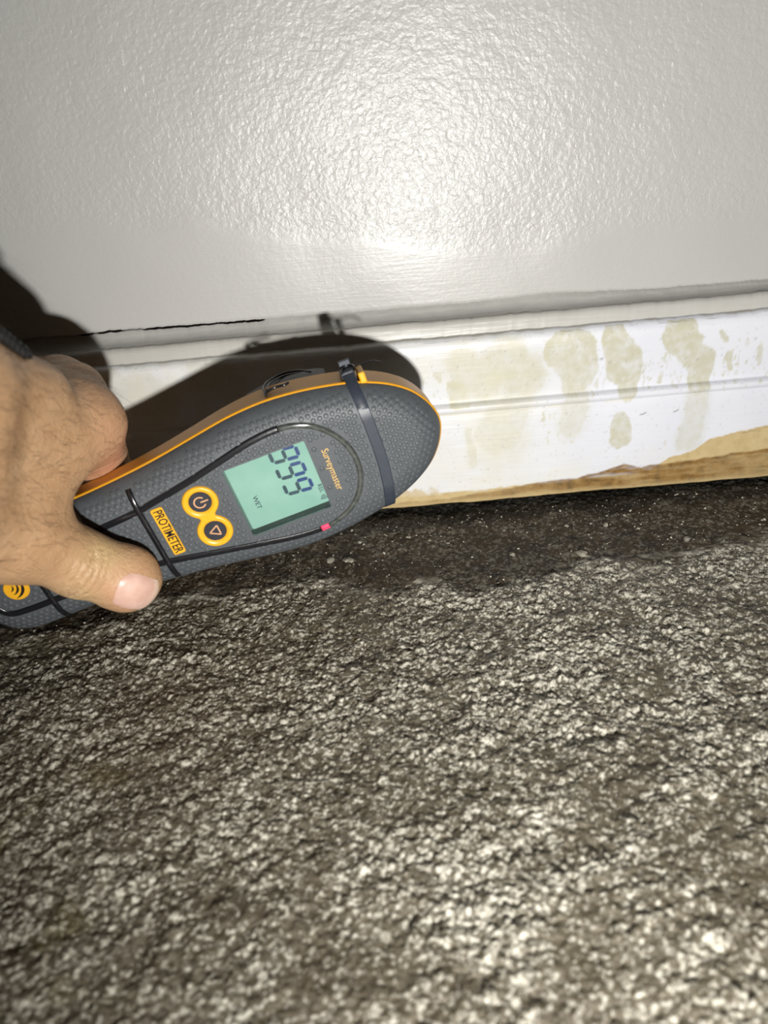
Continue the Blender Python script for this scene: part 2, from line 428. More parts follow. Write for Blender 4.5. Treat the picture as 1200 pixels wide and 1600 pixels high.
# caulk fillet between board and wall paint; on the left it has pulled away and left a crack
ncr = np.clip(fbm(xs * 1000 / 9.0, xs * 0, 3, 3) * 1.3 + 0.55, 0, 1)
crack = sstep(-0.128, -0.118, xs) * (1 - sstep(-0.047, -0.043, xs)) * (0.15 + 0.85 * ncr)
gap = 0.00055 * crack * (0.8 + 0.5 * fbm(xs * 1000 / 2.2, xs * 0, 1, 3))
rows = []; crack_shade = []
cp = catmull([(-0.9, 0.0), (0.6, -1.5), (1.8, -3.0), (3.4, -4.2), (5.2, -4.9), (6.6, -5.25)], 6)
for k, (o, dz) in enumerate(cp):
    f = k / (len(cp) - 1)
    z_top = edge - np.maximum(gap - 0.00004, -0.0001)
    z_end = 0.0869 + 0.00015 * fbm(xs * 1000 / 12, xs * 0, 5, 2)
    s = (dz / -5.25)
    z = z_top + (z_end - z_top) * s
    oo = o + 0.25 * fbm(xs * 1000 / 15, xs * 0 + f * 2, 2, 3)
    crack_shade.append(np.clip(crack * 3, 0, 1) * (crack > 0.12) * (-0.95 < dz))  # shade of the open joint painted dark into the caulk colour
    if -0.75 < dz: oo = oo - 5.0 * np.clip(crack * 1.6, 0, 1) * (crack > 0.12)      # the joint has opened here
    rows.append(np.stack([xs, -oo / 1000 + 0.0003, z], -1))
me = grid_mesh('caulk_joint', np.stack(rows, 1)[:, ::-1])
fattr(me, 'crack_shade', np.stack(crack_shade, 1)[:, ::-1])
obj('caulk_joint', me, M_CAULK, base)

# floor
fx = np.concatenate([-np.geomspace(1.2, 0.235, 26)[:-1], np.linspace(-0.235, 0.235, 1240), np.geomspace(0.235, 1.2, 26)[1:]])
fy = np.concatenate([-np.geomspace(1.6, 0.30, 26)[:-1], np.linspace(-0.30, -0.005, 800)])
FX, FY = np.meshgrid(fx, fy, indexing='ij')
mx, my = FX * 1000, FY * 1000
mudline = np.interp(mx, [-400, -150, -95, -56, -2, 33, 60, 80, 101, 132, 161, 400], [-86, -84, -74, -64, -70, -80, -74, -66, -73, -66, -60, -56])
dm = my - (mudline + 7 * fbm(mx / 22, my / 16, 1, 4) + 3 * fbm(mx / 5, my / 4, 2, 2))
mud = sstep(-4, 3, dm)
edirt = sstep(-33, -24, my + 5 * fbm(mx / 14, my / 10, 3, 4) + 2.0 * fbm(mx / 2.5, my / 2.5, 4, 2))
big = fbm(mx / 34, my / 34, 0, 4)
mid = fbm(mx / 10, my / 10, 1, 3)
def worley(x, y, sd_):
    """distance to the nearest jittered grain centre and that grain's random number"""
    xi = np.floor(x).astype(np.int64); yi = np.floor(y).astype(np.int64)
    best = np.full(x.shape, 9.0, np.float32); idr = np.zeros(x.shape, np.float32)
    for ox in (-1, 0, 1):
        for oy in (-1, 0, 1):
            cx, cy = xi + ox, yi + oy
            jx = _tab[sd_, cx & 255, cy & 255]; jy = _tab[sd_ + 1, cx & 255, cy & 255]
            d = np.hypot(x - cx - jx, y - cy - jy).astype(np.float32)
            m_ = d < best
            best = np.where(m_, d, best); idr = np.where(m_, _tab[sd_ + 2, cx & 255, cy & 255], idr)
    return best, idr
wxm = mx + 1.3 * fbm(mx / 2.2, my / 2.2, 5, 2); wym = my + 1.3 * fbm(mx / 2.2 + 50, my / 2.2, 6, 2)
d1, id1 = worley(wxm / 2.4, wym / 2.4, 0)
dome1 = np.clip(1 - (d1 / 0.6) ** 2, 0, 1) * id1 ** 1.5
gr1 = fbm(mx / 3.6, my / 3.6, 2, 5, 0.72)
arc = np.sin((np.hypot(mx - 5, my + 120) + 6 * big) / 3.6) * np.exp(-((np.hypot(mx - 5, my + 120) - 88) / 22) ** 2) * sstep(-60, 40, mx)
lump = fbm(mx / 17, my / 13, 7, 3)
dens = np.clip(0.5 + 0.8 * fbm(mx / 30 + 9, my / 24, 3, 4) + 0.25 * arc + 0.22 * sstep(-160, -95, my) * sstep(-60, 40, mx), 0.0, 1)      # where the surface is crusty; extra far-right flecks stand in for weak torch light
H = 0.9 * big + 1.0 * lump + 0.6 * mid + (1.45 * gr1 + 0.6 * dome1) * (0.5 + 0.6 * dens) * (1 - 0.45 * mud) + 0.25 * arc + 0.34 * fbm(mx / 1.25 + 5, my / 1.25, 4, 2, 0.6) * (0.45 + 0.75 * dens) * (1 - 0.35 * mud)
H -= 0.7 * mud
H -= 1.2
far = sstep(-0.30, -0.40, FY) + sstep(0.235, 0.30, np.abs(FX))
H *= 1 - np.clip(far, 0, 1)
me = grid_mesh('floor', np.stack([FX, FY, H / 1000 - 0.0003], -1))
fl = fbm(mx / 1.25 + 13, my / 1.1, 5, 4, 0.7) + 0.30 * (dens - 0.5) + 0.10 * gr1
chalk = (sstep(0.07, 0.25, fl) * 0.9 + 0.06 * dens) * (1 - 0.80 * mud) * (1 - 0.6 * edirt)
streak = np.exp(-((dm + 1) / 5.0) ** 2) * sstep(0.0, 0.4, fbm(mx / 9, my / 3, 4, 3)) * 0.6
chalk = np.clip(np.maximum(chalk, streak), 0, 1)
yellow_tint = sstep(-70, -130, mx + 18 * fbm(mx / 20, my / 20, 6, 3)) * sstep(-120, -200, my) * sstep(-0.1, 0.5, fbm(mx / 14, my / 14, 2, 4)) * 0.7  # patchy yellowish tint towards the near left
for nm, a in (('mud', mud), ('edge_dirt', edirt * 0.9), ('chalk', chalk), ('yellow_tint', yellow_tint)):
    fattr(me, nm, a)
floor = obj('floor', me, M_FLOOR)
tag(floor, 'rough wet grey concrete floor with dark muddy band', None, kind='structure')
def floor_z(x, y):
    i = int(np.clip(np.searchsorted(fx, x), 1, len(fx) - 1)); j = int(np.clip(np.searchsorted(fy, y), 1, len(fy) - 1))
    return float(H[i - 1:i + 1, j - 1:j + 1].mean()) / 1000 - 0.0003

# ------------------------------------------------------------------ meter frame
P0 = Vector((-0.03738, -0.085, 0.05367))
UA = Vector((0.96203, 0.13520, 0.23710)); NA = Vector((0.13917, -0.99027, 0.0)); VA = UA.cross(NA)   # VA points down the face
UA.normalize(); NA.normalize(); VA.normalize()
MM = Matrix.Identity(4)
for i in range(3):
    MM[i][0], MM[i][1], MM[i][2], MM[i][3] = UA[i], -VA[i], NA[i], P0[i]

def A(u, v, w):      # mm (along, down, out of the face) -> local metres
    return (u / 1000, -v / 1000, w / 1000)

meter = bpy.data.objects.new('moisture_meter', None)
COL.objects.link(meter)
meter.matrix_world = MM
tag(meter, 'grey and orange handheld moisture meter reading 999 held against the baseboard', 'moisture meter')

half = [(64.0, 0), (63.2, 4.5), (60.6, 10), (56.0, 15.6), (48.5, 20.8), (38.5, 25.0), (27, 27.8), (16, 29.5), (5, 30.1), (-7, 29.3), (-20, 27.2), (-33, 25.0), (-45, 23.4), (-58, 22.2),
        (-70, 21.5), (-82, 21.2), (-94, 21.6), (-103, 21.6), (-109, 20.4), (-114, 17.5), (-118, 12.5), (-120.3, 6.5), (-121, 0)]
hp = [(64.0, 0)] + half[1:]
full = [(u, v) for u, v in half] + [(u, -v) for u, v in reversed(half[1:-1])]
def resample_closed(pts, n):
    pts = np.array(pts, float); N = len(pts); out = []
    for i in range(N):
        a, b, c, d = pts[(i - 1) % N], pts[i], pts[(i + 1) % N], pts[(i + 2) % N]
        for tt in np.linspace(0, 1, 12, endpoint=False):
            out.append(0.5 * ((2 * b) + (-a + c) * tt + (2 * a - 5 * b + 4 * c - d) * tt ** 2 + (-a + 3 * b - 3 * c + d) * tt ** 3))
    out = np.array(out + [out[0]])
    s = np.concatenate([[0], np.cumsum(np.linalg.norm(np.diff(out, axis=0), axis=1))])
    q = np.linspace(0, s[-1], n, endpoint=False)
    return np.stack([np.interp(q, s, out[:, 0]), np.interp(q, s, out[:, 1])], 1)
OUT = resample_closed(full, 320)
tg = np.roll(OUT, -1, 0) - np.roll(OUT, 1, 0)
tg /= np.linalg.norm(tg, axis=1)[:, None]
NRM = np.stack([tg[:, 1], -tg[:, 0]], 1)
if (NRM * (OUT - OUT.mean(0))).sum() < 0: NRM = -NRM
def inset(d): return OUT - NRM * d
RR, RD = 11.0, 8.0
def edge_dist(u, v):
    d = np.hypot(OUT[:, 0] - u, OUT[:, 1] - v); return float(d.min())
def inside(u, v):
    k = np.interp(u, [h[0] for h in reversed(half)], [h[1] for h in reversed(half)])
    return abs(v) < k and -121 < u < 64
def crown(d):
    d = np.clip(d, 0, RR); return -RD * (1 - np.sqrt(np.maximum(0, 1 - (1 - d / RR) ** 2)))
def face_w(u, v): return float(crown(edge_dist(u, v))) if inside(u, v) else -RD

def loft(name, rings, mat, parent, cap_first=False, cap_last=False, flip=False):
    """rings: list of (n,3) arrays in mm (u,v,w), closed loops"""
    n = len(rings[0]); V = []; Fc = []
    for r in rings: V += [A(*p) for p in r]
    for k in range(len(rings) - 1):
        for i in range(n):
            j = (i + 1) % n
            Fc.append((k * n + i, k * n + j, (k + 1) * n + j, (k + 1) * n + i))
    if cap_first: Fc.append(tuple(range(n))[::-1])
    if cap_last: Fc.append(tuple(range((len(rings) - 1) * n, len(rings) * n)))
    me = bpy.data.meshes.new(name); me.from_pydata(V, [], Fc)
    bm = bmesh.new(); bm.from_mesh(me); bmesh.ops.recalc_face_normals(bm, faces=bm.faces)
    for f in bm.faces: f.smooth = len(f.verts) < 5
    bm.to_mesh(me); bm.free()
    return obj(name, me, mat, parent)

def ring(o2, w):
    w = np.broadcast_to(w, (len(o2),)); return np.column_stack([o2, w])
def thick(u): return np.interp(u, [-121, -60, -20, 10, 64], [0.84, 0.80, 0.88, 1.0, 1.0])
TH = thick(OUT[:, 0])

# front shell: crowned rim + flat face with the screen opening
SCR = (-15.3, 15.5, -14.2, 14.5)        # u0,u1,v0,v1
def rrect(u0_, u1_, v0_, v1_, r, n=6):
    pts = []
    for cx, cy, a0 in ((u1_ - r, v1_ - r, 0), (u0_ + r, v1_ - r, 90), (u0_ + r, v0_ + r, 180), (u1_ - r, v0_ + r, 270)):
        for k in range(n + 1):
            a = math.radians(a0 + 90 * k / n); pts.append((cx + r * math.cos(a), cy + r * math.sin(a)))
    return pts
scr_hole = rrect(*SCR, 0.8)
def filled(name, outer, holes, w_outer, w_holes_depth, mat, parent, extra_rings=None, extra_smooth=True):
    bm = bmesh.new(); edges = []
    def loop(pts, w):
        vs_ = [bm.verts.new(A(p[0], p[1], w)) for p in pts]
        es = [bm.edges.new((vs_[i], vs_[(i + 1) % len(vs_)])) for i in range(len(vs_))]
        return vs_, es
    ov, oe = loop(outer, w_outer); edges += oe
    hv = []
    for h_ in holes:
        v_, e_ = loop(h_, w_outer); edges += e_; hv.append(v_)
    bmesh.ops.triangle_fill(bm, use_beauty=True, use_dissolve=False, edges=edges)
    for f in bm.faces: f.smooth = False
    prev = ov
    for r in (extra_rings or []):
        cur = [bm.verts.new(A(*p)) for p in r]
        for i in range(len(cur)):
            j = (i + 1) % len(cur)
            f = bm.faces.new((prev[i], prev[j], cur[j], cur[i])); f.smooth = extra_smooth
        prev = cur
    for v_, dep in zip(hv, w_holes_depth):
        if dep is None: continue
        shrink, dw = dep
        c = sum((Vector(x.co) for x in v_), Vector()) / len(v_)
        cur = []
        for x in v_:
            p = c + (x.co - c) * shrink; p.z = x.co.z + dw / 1000; cur.append(bm.verts.new(p))
        for i in range(len(cur)):
            j = (i + 1) % len(cur)
            f = bm.faces.new((v_[i], v_[j], cur[j], cur[i])); f.smooth = True
    bmesh.ops.recalc_face_normals(bm, faces=bm.faces)
    me = bpy.data.meshes.new(name); bm.to_mesh(me); bm.free()
    # make sure the flat face looks outwards
    return obj(name, me, mat, parent)

ins = [10.3, 9.4, 8.4, 7.2, 5.8, 4.4, 3.0, 1.8, 0.9, 0.35, 0.1, 0.0]
rings_ = [ring(inset(d), crown(d)) for d in ins] + [ring(inset(0.0), -8.6)]
front = filled('front_shell', inset(RR), [scr_hole], 0.0, [(1.0, -1.2)], M_GREY, meter, extra_rings=rings_)

# raised grip dots, hundreds of them
trim_pts = []
loopc = [(-112.0, 0.0), (-111.2, -4.5), (-108.0, -8.6), (-100, -9.6), (-88, -9.6), (-74, -9.9), (-60, -10.6), (-48.6, -11.5), (-38.6, -13.2), (-26.1, -15.5), (-13.8, -18.3), (-2.0, -20.9), (8.6, -21.7),
         (16.5, -20.0), (22.4, -16.4), (27.1, -10.6), (29.9, -3.4), (30.0, 5.0), (27.0, 12.6), (21.9, 17.8), (15.4, 20.9), (8.8, 21.9),
         (-2.0, 21.0), (-16, 18.2), (-32.4, 14.8), (-48.6, 11.5), (-60, 10.6), (-74, 9.9), (-88, 9.6), (-100, 9.6), (-108, 8.6), (-111.2, 4.5)]
LOOP = resample_closed(loopc, 420)
def bar_path(uc, v0_, v1_, n=24): return np.array([(uc, v0_ + (v1_ - v0_) * k / (n - 1)) for k in range(n)])
def strap_u(v): return np.interp(v, [-32, -28, -20, -12, -3, 6, 14, 22, 30], [37.9, 38.2, 38.8, 39.1, 39.2, 38.9, 38.0, 36.5, 35.0])
obst = []
def blocked(u, v):
    if np.hypot(LOOP[:, 0] - u, LOOP[:, 1] - v).min() < 1.7: return True
    if SCR[0] - 1.4 < u < SCR[1] + 1.4 and SCR[2] - 1.4 < v < SCR[3] + 1.4: return True
    for ub, hv_ in ((-47.9, 21), (-92.0, 21)):
        if abs(u - ub) < 1.5 and abs(v) < hv_: return True
    if -45.4 < u < -38.8 and abs(v) < 11.2: return True
    if min(math.hypot(u + 27, v + 6.3), math.hypot(u + 27, v - 6.6)) < 7.4 or (abs(u + 27) < 4 and abs(v) < 4): return True
    if 17.6 < u < 24.0 and abs(v) < 11.8: return True
    if math.hypot(u + 100.6, v) < 5.9: return True
    if abs(u - strap_u(v)) < 2.9: return True
    return False
V = []; Fc = []
pitch = 2.35
row = 0; v = -30.0
while v < 30:
    u = -121 + (pitch / 2 if row % 2 else 0)
    while u < 64:
        uu = u + random.uniform(-.12, .12); vv = v + random.uniform(-.12, .12)
        if inside(uu, vv):
            d = edge_dist(uu, vv)
            if d > 2.6 and not blocked(uu, vv):
                w = float(crown(d))
                sl = (float(crown(d + .1)) - float(crown(max(0, d - .1)))) / .2
                k0 = np.argmin(np.hypot(OUT[:, 0] - uu, OUT[:, 1] - vv)); nx, ny = NRM[k0]
                b0 = len(V)
                for (rr_, hh_) in ((1.0, -0.04), (0.86, 0.20), (0.50, 0.27)):
                    for q in range(8):
                        a = q * math.pi / 4
                        du, dv = rr_ * math.cos(a), rr_ * math.sin(a)
                        V.append(A(uu + du, vv + dv, w + hh_ - (du * nx + dv * ny) * sl))
                for lv in range(2):
                    for q in range(8):
                        q2 = (q + 1) % 8
                        Fc.append((b0 + lv * 8 + q2, b0 + lv * 8 + q, b0 + lv * 8 + 8 + q, b0 + lv * 8 + 8 + q2))
                Fc.append(tuple(b0 + 16 + q for q in range(7, -1, -1)))
        u += pitch
    v += pitch * 0.866; row += 1
me = bpy.data.meshes.new('grip_dots'); me.from_pydata(V, [], Fc)
for p in me.polygons: p.use_smooth = True
dots = obj('grip_dots', me, M_GREY, front)
dots['kind'] = 'stuff'

# orange rim and dark back
rim = loft('rim_band', [ring(inset(0.3), -7.0), ring(inset(-0.15), -7.1), ring(inset(-0.45), -7.5), ring(inset(-0.5), -8.1), ring(inset(-0.30), -8.8), ring(inset(-0.25), -20.0 * TH), ring(inset(0.3), -20.8 * TH), ring(inset(1.2), -20.8 * TH)], M_ORANGE, meter)
rim['label'] = 'orange edge band'
back = loft('back_shell', [ring(inset(0.9), -20.2 * TH), ring(inset(0.9), -22 * TH), ring(inset(1.8), -25 * TH), ring(inset(4.0), -29.5 * TH), ring(inset(7.5), -32.3 * TH), ring(inset(10.5), -33 * TH)], M_BACK, meter, cap_last=True)

def ribbon(name, path, wid, hgt, mat, parent, closed=False, taper=False, base=None, lift=0.0):
    """raised strip lying on the face along a (u,v) path; rounded section"""
    path = np.asarray(path, float); n = len(path)
    if closed: tgv = np.roll(path, -1, 0) - np.roll(path, 1, 0)
    else: tgv = np.gradient(path, axis=0)
    tgv /= np.linalg.norm(tgv, axis=1)[:, None]; nr_ = np.stack([-tgv[:, 1], tgv[:, 0]], 1)
    sec = [(-1, -0.4), (-0.92, 0.45), (-0.6, 0.9), (0, 1.05), (0.6, 0.9), (0.92, 0.45), (1, -0.4)]
    V = []; Fc = []; m = len(sec)
    for i in range(n):
        for (a, b) in sec:
            q = path[i] + nr_[i] * a * wid / 2
            w = (face_w(*q) if base is None else base) + b * hgt + lift
            V.append(A(q[0], q[1], w))
    rng_ = range(n if closed else n - 1)
    for i in rng_:
        j = (i + 1) % n
        for k in range(m - 1):
            Fc.append((i * m + k, j * m + k, j * m + k + 1, i * m + k + 1))
    if not closed:
        Fc.append(tuple(range(m))); Fc.append(tuple((n - 1) * m + k for k in range(m))[::-1])
    me = bpy.data.meshes.new(name); me.from_pydata(V, [], Fc)
    bm = bmesh.new(); bm.from_mesh(me); bmesh.ops.recalc_face_normals(bm, faces=bm.faces)
    for f in bm.faces: f.smooth = True
    bm.to_mesh(me); bm.free()
    return obj(name, me, mat, parent)

# loop line: black rubber except the smoked light guide round the head, red lamp at its lower end
gl_mask = LOOP[:, 0] > 8.3
idx_g = np.where(gl_mask)[0]
i0, i1 = idx_g.min(), idx_g.max()
guide_path = LOOP[i0:i1 + 1]
if guide_path[0][1] > guide_path[-1][1]: guide_path = guide_path[::-1]
led_n = max(4, int(len(guide_path) * 0.045))
rest = np.concatenate([LOOP[i1:], LOOP[:i0 + 1]])
ribbon('trim_line', rest, 2.7, 0.40, M_BLACK, meter)['label'] = 'black inlaid loop line'
ribbon('light_guide', guide_path[:-led_n], 2.3, 0.55, M_GUIDE, meter)['label'] = 'smoky clear light guide around the screen'
ribbon('indicator_lamp', guide_path[-led_n - 1:], 2.4, 0.55, M_LED, meter)['label'] = 'lit red indicator segment'
ribbon('trim_bar', bar_path(-47.9, -19.8, 20.2), 2.3, 0.75, M_BLACK, meter)
ribbon('trim_bar', bar_path(-92.0, -19.8, 20.2), 2.3, 0.75, M_BLACK, meter)

# display
def prism(name, poly, w0, w1, mat, parent, bevel=0.0):
    bm = bmesh.new()
    b_ = [bm.verts.new(A(p[0], p[1], w0)) for p in poly]
    t_ = [bm.verts.new(A(p[0], p[1], w1 - bevel)) for p in poly]
    n = len(poly)
    for i in range(n): bm.faces.new((b_[i], b_[(i + 1) % n], t_[(i + 1) % n], t_[i]))
    if bevel:
        c = np.mean(poly, axis=0); pp = []
        P_ = np.array(poly); tt_ = np.roll(P_, -1, 0) - np.roll(P_, 1, 0); tt_ /= np.linalg.norm(tt_, axis=1)[:, None] + 1e-9
        nn = np.stack([tt_[:, 1], -tt_[:, 0]], 1)
        if (nn * (P_ - c)).sum() < 0: nn = -nn
        P2 = P_ - nn * bevel
        t2 = [bm.verts.new(A(p[0], p[1], w1)) for p in P2]
        for i in range(n): bm.faces.new((t_[i], t_[(i + 1) % n], t2[(i + 1) % n], t2[i]))
        bm.faces.new(t2)
    else: bm.faces.new(t_)
    bm.faces.new(b_)
    bmesh.ops.recalc_face_normals(bm, faces=bm.faces)
    me = bpy.data.meshes.new(name); bm.to_mesh(me); bm.free()
    return obj(name, me, mat, parent)

LW = -5.0
screen = prism('screen', rrect(SCR[0] - .3, SCR[1] + .3, SCR[2] - .3, SCR[3] + .3, 0.6, 3), LW - 0.8, LW, M_LCD, meter)
screen['label'] = 'pale green lcd screen'
loft('screen_well', [ring(np.array(scr_hole), -0.05), ring(np.array(scr_hole), LW)], M_WELL, screen)
cover = prism('screen_cover', rrect(SCR[0] + .05, SCR[1] - .05, SCR[2] + .05, SCR[3] - .05, 0.75), -0.55, -0.25, M_COVER, screen)

def seg_poly(p, q, wd):
    p, q = np.array(p, float), np.array(q, float); d = (q - p) / np.linalg.norm(q - p); nn = np.array([-d[1], d[0]]) * wd / 2
    p2, q2 = p + d * wd * .18, q - d * wd * .18
    return [p2, p2 + d * wd * .42 + nn, q2 - d * wd * .42 + nn, q2, q2 - d * wd * .42 - nn, p2 + d * wd * .42 - nn]
def multi(name, polys, w0, w1, mats, parent, midx=None):
    V = []; Fc = []; mi = []
    for pi, poly in enumerate(polys):
        n = len(poly); b0 = len(V)
        V += [A(p[0], p[1], w0) for p in poly] + [A(p[0], p[1], w1) for p in poly]
        area = sum(poly[i][0] * poly[(i + 1) % n][1] - poly[(i + 1) % n][0] * poly[i][1] for i in range(n))
        fs = [tuple(b0 + n + i for i in range(n)), tuple(b0 + i for i in range(n))[::-1]] + [(b0 + i, b0 + (i + 1) % n, b0 + n + (i + 1) % n, b0 + n + i) for i in range(n)]
        if area > 0: fs = [f[::-1] for f in fs]
        Fc += fs; mi += [midx[pi] if midx else 0] * len(fs)
    me = bpy.data.meshes.new(name); me.from_pydata(V, [], Fc)
    o = obj(name, me, None, parent)
    for m_ in mats: me.materials.append(m_)
    for p, k in zip(me.polygons, mi): p.material_index = k
    return o
# seven-segment nines: reading direction is +v, digit tops point to +u
DZ = (LW + 0.02, LW + 0.14)
for k in range(3):
    v0_, u0_ = -11.9 + 6.9 * k, 1.9
    Wd, Hh = 4.4, 9.6
    sl = 0.10
    g = lambda x, y: (u0_ + y, v0_ + x + (y - Hh / 2) * sl)      # digit x right, y up
    segs = [((0, Hh), (Wd, Hh)), ((0, Hh), (0, Hh / 2)), ((Wd, Hh), (Wd, Hh / 2)), ((0, Hh / 2), (Wd, Hh / 2)), ((Wd, Hh / 2), (Wd, 0)), ((0, 0), (Wd, 0))]
    multi('digit', [seg_poly(g(*a), g(*b), 1.35) for a, b in segs], *DZ, [M_SEG, M_SEGD], screen, [0, 0, 0, 1, 1, 1])

def text(name, s, size, u, v, w, mat, parent, extrude=0.08, squeeze=1.0, align='CENTER', shear=0.0, bold=0.0):
    cu_ = bpy.data.curves.new(name, 'FONT'); cu_.body = s; cu_.size = size / 1000; cu_.align_x = align; cu_.align_y = 'CENTER'
    cu_.extrude = extrude / 1000; cu_.shear = shear; cu_.resolution_u = 3; cu_.offset = bold / 1000
    tmp = bpy.data.objects.new('tmp', cu_); COL.objects.link(tmp)
    dg = bpy.context.evaluated_depsgraph_get(); dg.update()
    me = bpy.data.meshes.new_from_object(tmp.evaluated_get(dg))
    bpy.data.objects.remove(tmp); bpy.data.curves.remove(cu_)
    # text x -> +v (down), text y -> +u
    R = Matrix(((0, 1, 0, u / 1000), (-squeeze, 0, 0, -v / 1000), (0, 0, 1, w / 1000), (0, 0, 0, 1)))
    me.transform(R)
    me.name = name
    return obj(name, me, mat, parent)
text('lettering', 'WET', 2.5, -9.6, 4.4, LW + .1, M_SEGD, screen, 0.05, 1.05)
text('lettering', 'REL', 2.3, 14.0, 8.2, LW + .1, M_SEGD, screen, 0.05, 1.0)
def arc_poly(cu1, cv1, r, a0, a1, wd, n=12):
    o_ = [(cu1 + (r + wd / 2) * math.cos(math.radians(a0 + (a1 - a0) * k / n)), cv1 + (r + wd / 2) * math.sin(math.radians(a0 + (a1 - a0) * k / n))) for k in range(n + 1)]
    i_ = [(cu1 + (r - wd / 2) * math.cos(math.radians(a0 + (a1 - a0) * k / n)), cv1 + (r - wd / 2) * math.sin(math.radians(a0 + (a1 - a0) * k / n))) for k in range(n + 1)]
    return o_ + i_[::-1]
multi('signal_mark', [arc_poly(13.9, 10.4, r, 55, 125, 0.28, 6) for r in (1.0, 1.7, 2.4)], LW + .05, LW + .13, [M_SEGD], screen)

# name plate, model lettering, badge
plate = prism('name_plate', rrect(-44.4, -39.9, -10.2, 10.1, 0.8, 4), -0.2, 0.42, M_YELLOW, meter, bevel=0.18)
plate['label'] = 'orange name plate with raised black letters'
text('lettering', 'PROTIMETER', 4.7, -42.15, -0.05, 0.46, M_INK, plate, 0.10, 0.69, bold=0.05)
text('lettering', 'Surveymaster', 3.7, 20.9, 0.2, 0.10, M_GOLD, meter, 0.06, 0.86)
badge_c = (-100.6, 0.0)
bp = [(badge_c[0] + 4.5 * math.cos(2 * math.pi * k / 40), badge_c[1] + 4.5 * math.sin(2 * math.pi * k / 40)) for k in range(40)]
badge = prism('logo_badge', bp, -0.2, 0.5, M_YELLOW, meter, bevel=0.25)
def crescent(r, cx, cy, a0, a1, th_, n=14):
    o_ = []; i_ = []
    for k in range(n + 1):
        a = math.radians(a0 + (a1 - a0) * k / n); w_ = th_ * math.sin(math.pi * k / n) + 0.05
        o_.append((cx + (r + w_ / 2) * math.cos(a), cy + (r + w_ / 2) * math.sin(a))); i_.append((cx + (r - w_ / 2) * math.cos(a), cy + (r - w_ / 2) * math.sin(a)))
    return o_ + i_[::-1]
multi('logo_wave', [crescent(r, badge_c[0] - 2.2, badge_c[1] - 1.6, -20, 85, th_) for r, th_ in ((1.6, .55), (3.2, .75), (4.9, 1.0))], 0.45, 0.62, [M_INK], badge)

# figure-eight button surround with two buttons
bc = (-27.0, 0.15); n = 72; outl = []
for k in range(n):
    a = 2 * math.pi * k / n
    r = ((12.85 * abs(math.cos(a))) ** 4 + 3.0 ** 4) ** .25
    outl.append((bc[0] + r * math.sin(a), bc[1] + r * math.cos(a)))
outl = np.array(outl)
bt = [(-27.0, -6.28), (-27.0, 6.58)]
circ = lambda c, r, m=32: [(c[0] + r * math.cos(2 * math.pi * k / m), c[1] + r * math.sin(2 * math.pi * k / m)) for k in range(m)]
cent = outl.mean(0)
tg2 = np.roll(outl, -1, 0) - np.roll(outl, 1, 0); tg2 /= np.linalg.norm(tg2, axis=1)[:, None]; nn2 = np.stack([tg2[:, 1], -tg2[:, 0]], 1)
if (nn2 * (outl - cent)).sum() < 0: nn2 = -nn2
sur = filled('button_surround', outl - nn2 * 0.75, [circ(c, 5.0) for c in bt], 0.85, [(0.80, -0.95), (0.80, -0.95)], M_YELLOW, meter,
             extra_rings=[ring(outl - nn2 * 0.3, 0.68), ring(outl, 0.25), ring(outl, -0.2)])
sur['label'] = 'amber figure-eight button surround'
for c, kind in zip(bt, ('power', 'arrow')):
    b = prism('button', circ(c, 4.1), -0.3, 0.28, M_BUTTON, meter, bevel=0.3)
    if kind == 'power':
        multi('button_symbol', [arc_poly(c[0] - .1, c[1], 2.05, 38, 322, 0.5, 24), [(c[0] + .1, c[1] - .25), (c[0] + 3.0, c[1] - .25), (c[0] + 3.0, c[1] + .25), (c[0] + .1, c[1] + .25)]], 0.25, 0.38, [M_TAN], b)
    else:
        tri = [(c[0] - 2.1, c[1]), (c[0] + 1.45, c[1] - 2.05), (c[0] + 1.45, c[1] + 2.05)]
        multi('button_symbol', [seg_poly(np.array(tri[i]) - (np.array(tri[(i + 1) % 3]) - np.array(tri[i])) * .04, np.array(tri[(i + 1) % 3]) + (np.array(tri[(i + 1) % 3]) - np.array(tri[i])) * .04, 0.5) for i in range(3)], 0.25, 0.38, [M_TAN], b)

# strap round the head with its fastening
sec_path = []
hw = 25.2
for v in np.linspace(-hw, hw, 61): sec_path.append((v, face_w(float(strap_u(v)), float(v)) + 0.15 if inside(strap_u(v), v) else -6.6))
pts2 = [(v, w) for v, w in sec_path]
pts2 = [(-27.6, -17.0), (-27.4, -12), (-27.1, -8.5)] + [(v * 1.0, w) for v, w in pts2 if abs(v) < 24.9] + [(27.0, -8.5), (27.3, -12), (27.3, -17), (26.2, -22), (22, -29), (14, -33.5), (-14, -33.5), (-22, -29), (-26.2, -22)]
V = []; Fc = []
for (v, w) in pts2:
    uc = float(strap_u(np.clip(v, -28, 28)))
    c = np.array([v, w]); ctr = np.array([0, -14.0]); nn = (c - ctr); nn = np.array([0, 1.0]) if abs(v) < 20 and w > -3 else nn / np.linalg.norm(nn)
    for (du, h_) in ((-2.1, -0.3), (-2.05, 0.5), (-1.8, 0.72), (1.8, 0.72), (2.05, 0.5), (2.1, -0.3)):
        V.append(A(uc + du, v + nn[0] * h_, w + nn[1] * h_))
m = 6; n = len(pts2)
for i in range(n):
    j = (i + 1) % n
    for k in range(m):
        k2 = (k + 1) % m
        Fc.append((i * m + k, j * m + k, j * m + k2, i * m + k2))
me = bpy.data.meshes.new('strap'); me.from_pydata(V, [], Fc)
bm = bmesh.new(); bm.from_mesh(me); bmesh.ops.recalc_face_normals(bm, faces=bm.faces)
for f in bm.faces: f.smooth = True
bm.to_mesh(me); bm.free()
strap = obj('strap', me, M_STRAP, meter); strap['label'] = 'black cable tie around the head'
